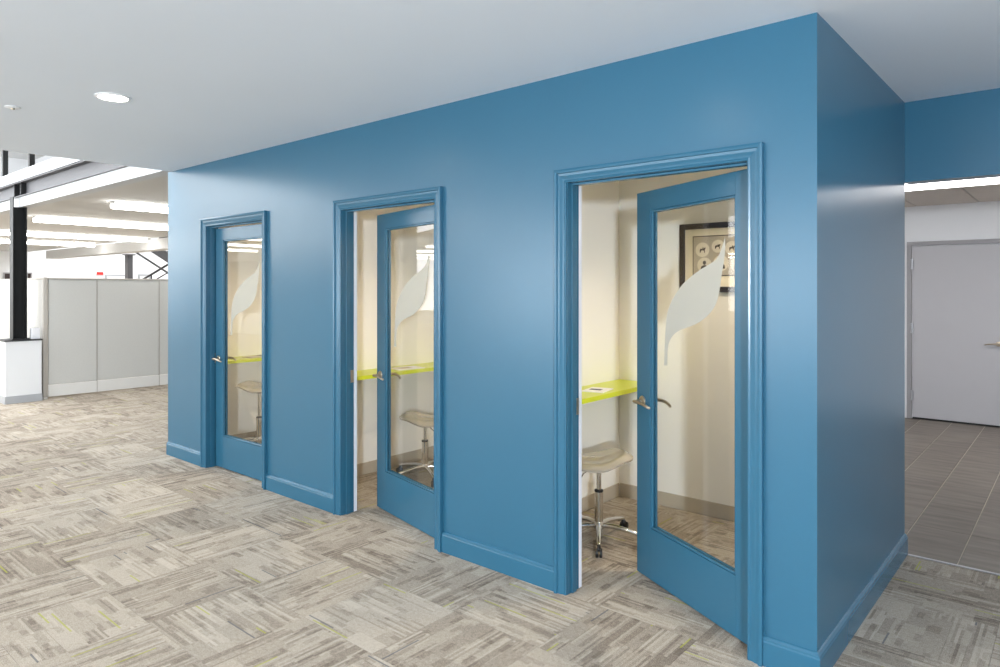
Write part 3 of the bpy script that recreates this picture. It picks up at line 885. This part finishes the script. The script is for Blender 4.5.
def panel_run(y0, y1):
    MB().box(-0.03, 0.0, y0 + 0.004, y1 - 0.004, 0.20, HP - 0.02, 0.004, 1).build('fabric_panel', 'fabric', r)
    MB().box(-0.035, 0.004, y0 + 0.002, y1 - 0.002, 0.03, 0.195, 0.004, 1).build('raceway', 'raceway', r)


ys = [0.06, 0.685, 1.575, 2.46, 3.35]
for a, c in zip(ys, ys[1:]): panel_run(a, c)
for y in ys[1:-1]: MB().box(-0.036, 0.006, y - 0.0035, y + 0.0035, 0.03, HP - 0.02).build('seam_strip', 'part_frame', r)
MB().box(-0.04, 0.008, ys[0], ys[-1], HP - 0.02, HP, 0.003, 1).build('top_cap', 'part_frame', r)
MB().box(-0.05, 0.012, -0.002, 0.058, 0.03, HP + 0.004, 0.010, 2).build('corner_post', 'part_frame', r)
MB().box(-0.045, 0.006, 0.004, 0.052, 0.0, 0.029, 0.003, 1).build('foot', 'raceway', r)
for x0, x1 in ((-1.2, -0.052), (-2.36, -1.204)):
    MB().box(x0, x1, 0.004, 0.034, 0.20, HP - 0.02, 0.004, 1).build('fabric_panel', 'fabric', r)
    MB().box(x0, x1, 0.0, 0.038, 0.03, 0.195, 0.004, 1).build('raceway', 'raceway', r)
MB().box(-2.36, -0.052, -0.002, 0.040, HP - 0.02, HP, 0.003, 1).build('top_cap', 'part_frame', r)

# long strip lights


def strip(x, y0, y1, z, label, grp=None):
    r = empty('strip_light', (x, y0, z)); tag(r, label, 'light', grp)
    L = y1 - y0
    MB().box(-0.075, 0.075, 0, L, -0.045, -0.0005, 0.004, 1).build('housing', 'white', r)
    MB().prism([(-0.09, -0.046), (-0.08, -0.085), (-0.04, -0.105), (0.04, -0.105), (0.08, -0.085), (0.09, -0.046)], L - 0.02, lambda a, c, q: (a, 0.01 + q, c)).build('lens', 'tube', r)
    return r


for x, y0, y1, lb in ((-9.95, 1.05, 4.35, 'white fluorescent strip light right above the grey cubicle partition'),
                      (-13.15, 0.95, 4.35, 'white fluorescent strip light, second row behind the grey steel beam'),
                      (-17.1, 0.6, 4.45, 'white fluorescent strip light, third row behind the grey steel beam'),
                      (-20.3, 0.6, 4.35, 'white fluorescent strip light, last row before the pale bulkhead end')):
    strip(x, y0, y1, 2.82, lb, 'strip lights under the office ceiling')
for x in (-7.4, -9.8, -12.2, -14.6, -17.0, -19.4, -21.8, -24.2):  # more rows than the glass mirrors, added to strengthen the wall sheen
    strip(x, -8.6, -4.6, 2.82, 'long white fluorescent strip light across the atrium, mirrored in the door glass, extra rows added for wall sheen', 'strip lights across the atrium')
strip(-12.6, 1.2, 4.4, 5.999, 'white strip light under the high ceiling of the upper floor')
strip(-16.4, 1.2, 4.4, 5.999, 'unseen white strip light added to brighten the upper floor')  # extra unseen strip, added to lift the upper wall

# second column, exit sign, doors and stair far behind
r = empty('steel_column', (-20.0, 5.15, 0)); tag(r, 'thin grey steel column under the far bulkhead', 'column')
MB().box(-0.10, 0.10, -0.07, 0.07, 0.015, 2.50, 0.004).build('shaft', 'grey_steel', r)
MB().box(-0.16, 0.16, -0.12, 0.12, 0.0, 0.015, 0.002).build('base_plate', 'grey_steel', r)
MB().box(-0.16, 0.16, -0.12, 0.12, 2.50, 2.529, 0.002).build('cap_plate', 'grey_steel', r)


def on_far(u, v, x=-27.0):
    s = (u - 500) / 685.0
    dx, dy = F[0] + s * R_[0], F[1] + s * R_[1]; t = (x - CAM[0]) / dx
    return CAM[1] + t * dy, CAM[2] + (288.5 - v) / 685.0 * t


y, z = on_far(99.5, 273.5)
r = empty('exit_sign', (-27.0, y, z)); tag(r, 'small red exit sign on the far white wall', 'sign')
MB().box(0.001, 0.05, -0.13, 0.13, -0.07, 0.07, 0.006).build('body', 'white', r)
MB().box(0.0505, 0.054, -0.115, 0.115, -0.055, 0.055).build('face', 'exit_red', r)
for k, (u0, u1, lb) in enumerate(((3, 15, 'dark clerestory window beside the black column, on the far wall'), (26, 32, 'short dark clerestory window past the black column, on the far wall'))):
    ya, zt_ = on_far(u0, 272.5); yb, zb = on_far(u1, 278.5)
    r = empty('window_%d' % (k + 1), (-27.0, (ya + yb) / 2, zb - 0.1)); struct(r, lb, 'window')
    hw, hh = abs(yb - ya) / 2, zt_ - zb + 0.1
    MB().box(0.002, 0.01, -hw + 0.04, hw - 0.04, 0.04, hh - 0.04).build('pane', 'window_dark', r)
    q = MB().box(0.001, 0.04, -hw, -hw + 0.04, 0, hh, 0.004); q.box(0.001, 0.04, hw - 0.04, hw, 0, hh, 0.004)
    q.box(0.001, 0.04, -hw + 0.04, hw - 0.04, 0, 0.04, 0.004); q.box(0.001, 0.04, -hw + 0.04, hw - 0.04, hh - 0.04, hh, 0.004)
    q.build('window_frame', 'grey_frame', r)
for k, (u0, u1) in enumerate(((105, 129), (138, 150))):
    ya, zt_ = on_far(u0, 274.3); yb, _ = on_far(u1, 275)
    r = empty('door_%d' % (k + 5), (-27.0, (ya + yb) / 2, 0)); struct(r, ('wide pale door in the far wall behind the grey column', 'pale door in the far wall behind the stair')[k], 'door')
    hw = abs(yb - ya) / 2
    MB().box(0.002, 0.03, -hw + 0.06, hw - 0.06, 0.01, zt_ - 0.06, 0.003).build('door_leaf', 'white', r)
    q = MB().box(0.001, 0.05, -hw, -hw + 0.06, 0, zt_, 0.004); q.box(0.001, 0.05, hw - 0.06, hw, 0, zt_, 0.004); q.box(0.001, 0.05, -hw + 0.06, hw - 0.06, zt_ - 0.06, zt_, 0.004)
    q.build('frame', 'skirting', r)
    MB().lathe([(0, 0), (0.02, 0), (0.028, 0.02), (0.02, 0.05), (0, 0.055)], (0.03, hw - 0.13, 1.0), 12, (1, 0, 0)).build('knob', 'nickel', r, True)


def on_y(u, v, y):
    s = (u - 500) / 685.0
    dx, dy = F[0] + s * R_[0], F[1] + s * R_[1]; t = (y - CAM[1]) / dy
    return CAM[0] + t * dx, CAM[2] + (288.5 - v) / 685.0 * t


# black stair: one flight climbing away behind the booths, a second one above it
YS = 6.6
r = empty('staircase', (-20.0, YS, 0)); tag(r, 'black steel stair with thin handrails behind the cubicle', 'staircase')


def sp(u, v, off=0.0):
    x, z = on_y(u, v, YS + off); return (x + 20.0, off, z)


def ext(p, q, zt):
    """point on line p-q at height zt"""
    k = (zt - p[2]) / (q[2] - p[2]); return tuple(p[i] + (q[i] - p[i]) * k for i in range(3))


a0, a1 = sp(145.5, 278), sp(168, 264.5)          # rail of the lower flight, rising to the right
lo, hi = ext(a0, a1, 0.95), ext(a0, a1, 3.05)
b0, b1 = sp(137, 253, 1.3), sp(168, 273, 1.3)              # rail of the upper flight, falling to the right
ulo, uhi = ext(b0, b1, 2.0), ext(b0, b1, 4.9)
for dy in (0.0, 1.1):
    MB().tube([(lo[0], dy, lo[2]), (hi[0], dy, hi[2])], 0.035, 8).build('handrail', 'black_steel', r, True)
    MB().tube([(lo[0], dy, lo[2] - 0.25), (hi[0], dy, hi[2] - 0.25)], 0.02, 8).build('rail', 'black_steel', r, True)
    MB().bar((lo[0], dy, 0.02), (hi[0], dy, hi[2] - 0.93), 0.05, 0.26).build('stringer', 'black_steel', r)
    MB().tube([(ulo[0], dy + 1.3, ulo[2]), (uhi[0], dy + 1.3, uhi[2])], 0.035, 8).build('handrail', 'black_steel', r, True)
    for k in range(5):
        q = (k + 0.5) / 5; x = lo[0] + (hi[0] - lo[0]) * q; zz = lo[2] + (hi[2] - lo[2]) * q
        MB().tube([(x, dy, zz - 0.93), (x, dy, zz)], 0.025, 8).build('post', 'black_steel', r, True)
for k in range(12):
    q = (k + 0.5) / 12; x = lo[0] + (hi[0] - lo[0]) * q; zz = 0.02 + (hi[2] - 0.95) * q
    MB().box(x - 0.14, x + 0.14, 0.03, 1.07, zz, zz + 0.04).build('tread', 'black_steel', r)
c0, c1 = sp(147, 252, 1.3), sp(168, 266, 1.3)              # upper flight's underside
clo, chi = ext(c0, c1, 2.1), ext(c0, c1, 4.2)
MB().bar((clo[0], 1.3, clo[2] + 0.30), (chi[0], 1.3, chi[2] + 0.30), 0.06, 0.34).build('stringer', 'black_steel', r)
MB().bar((clo[0], 2.4, clo[2] + 0.30), (chi[0], 2.4, chi[2] + 0.30), 0.06, 0.34).build('stringer', 'black_steel', r)
for k in range(12):
    q = (k + 0.5) / 12
    p = [clo[i] + (chi[i] - clo[i]) * q for i in range(3)]
    MB().box(p[0] - 0.15, p[0] + 0.15, 1.33, 2.37, p[2] + 0.32, p[2] + 0.36).build('tread', 'black_steel', r)
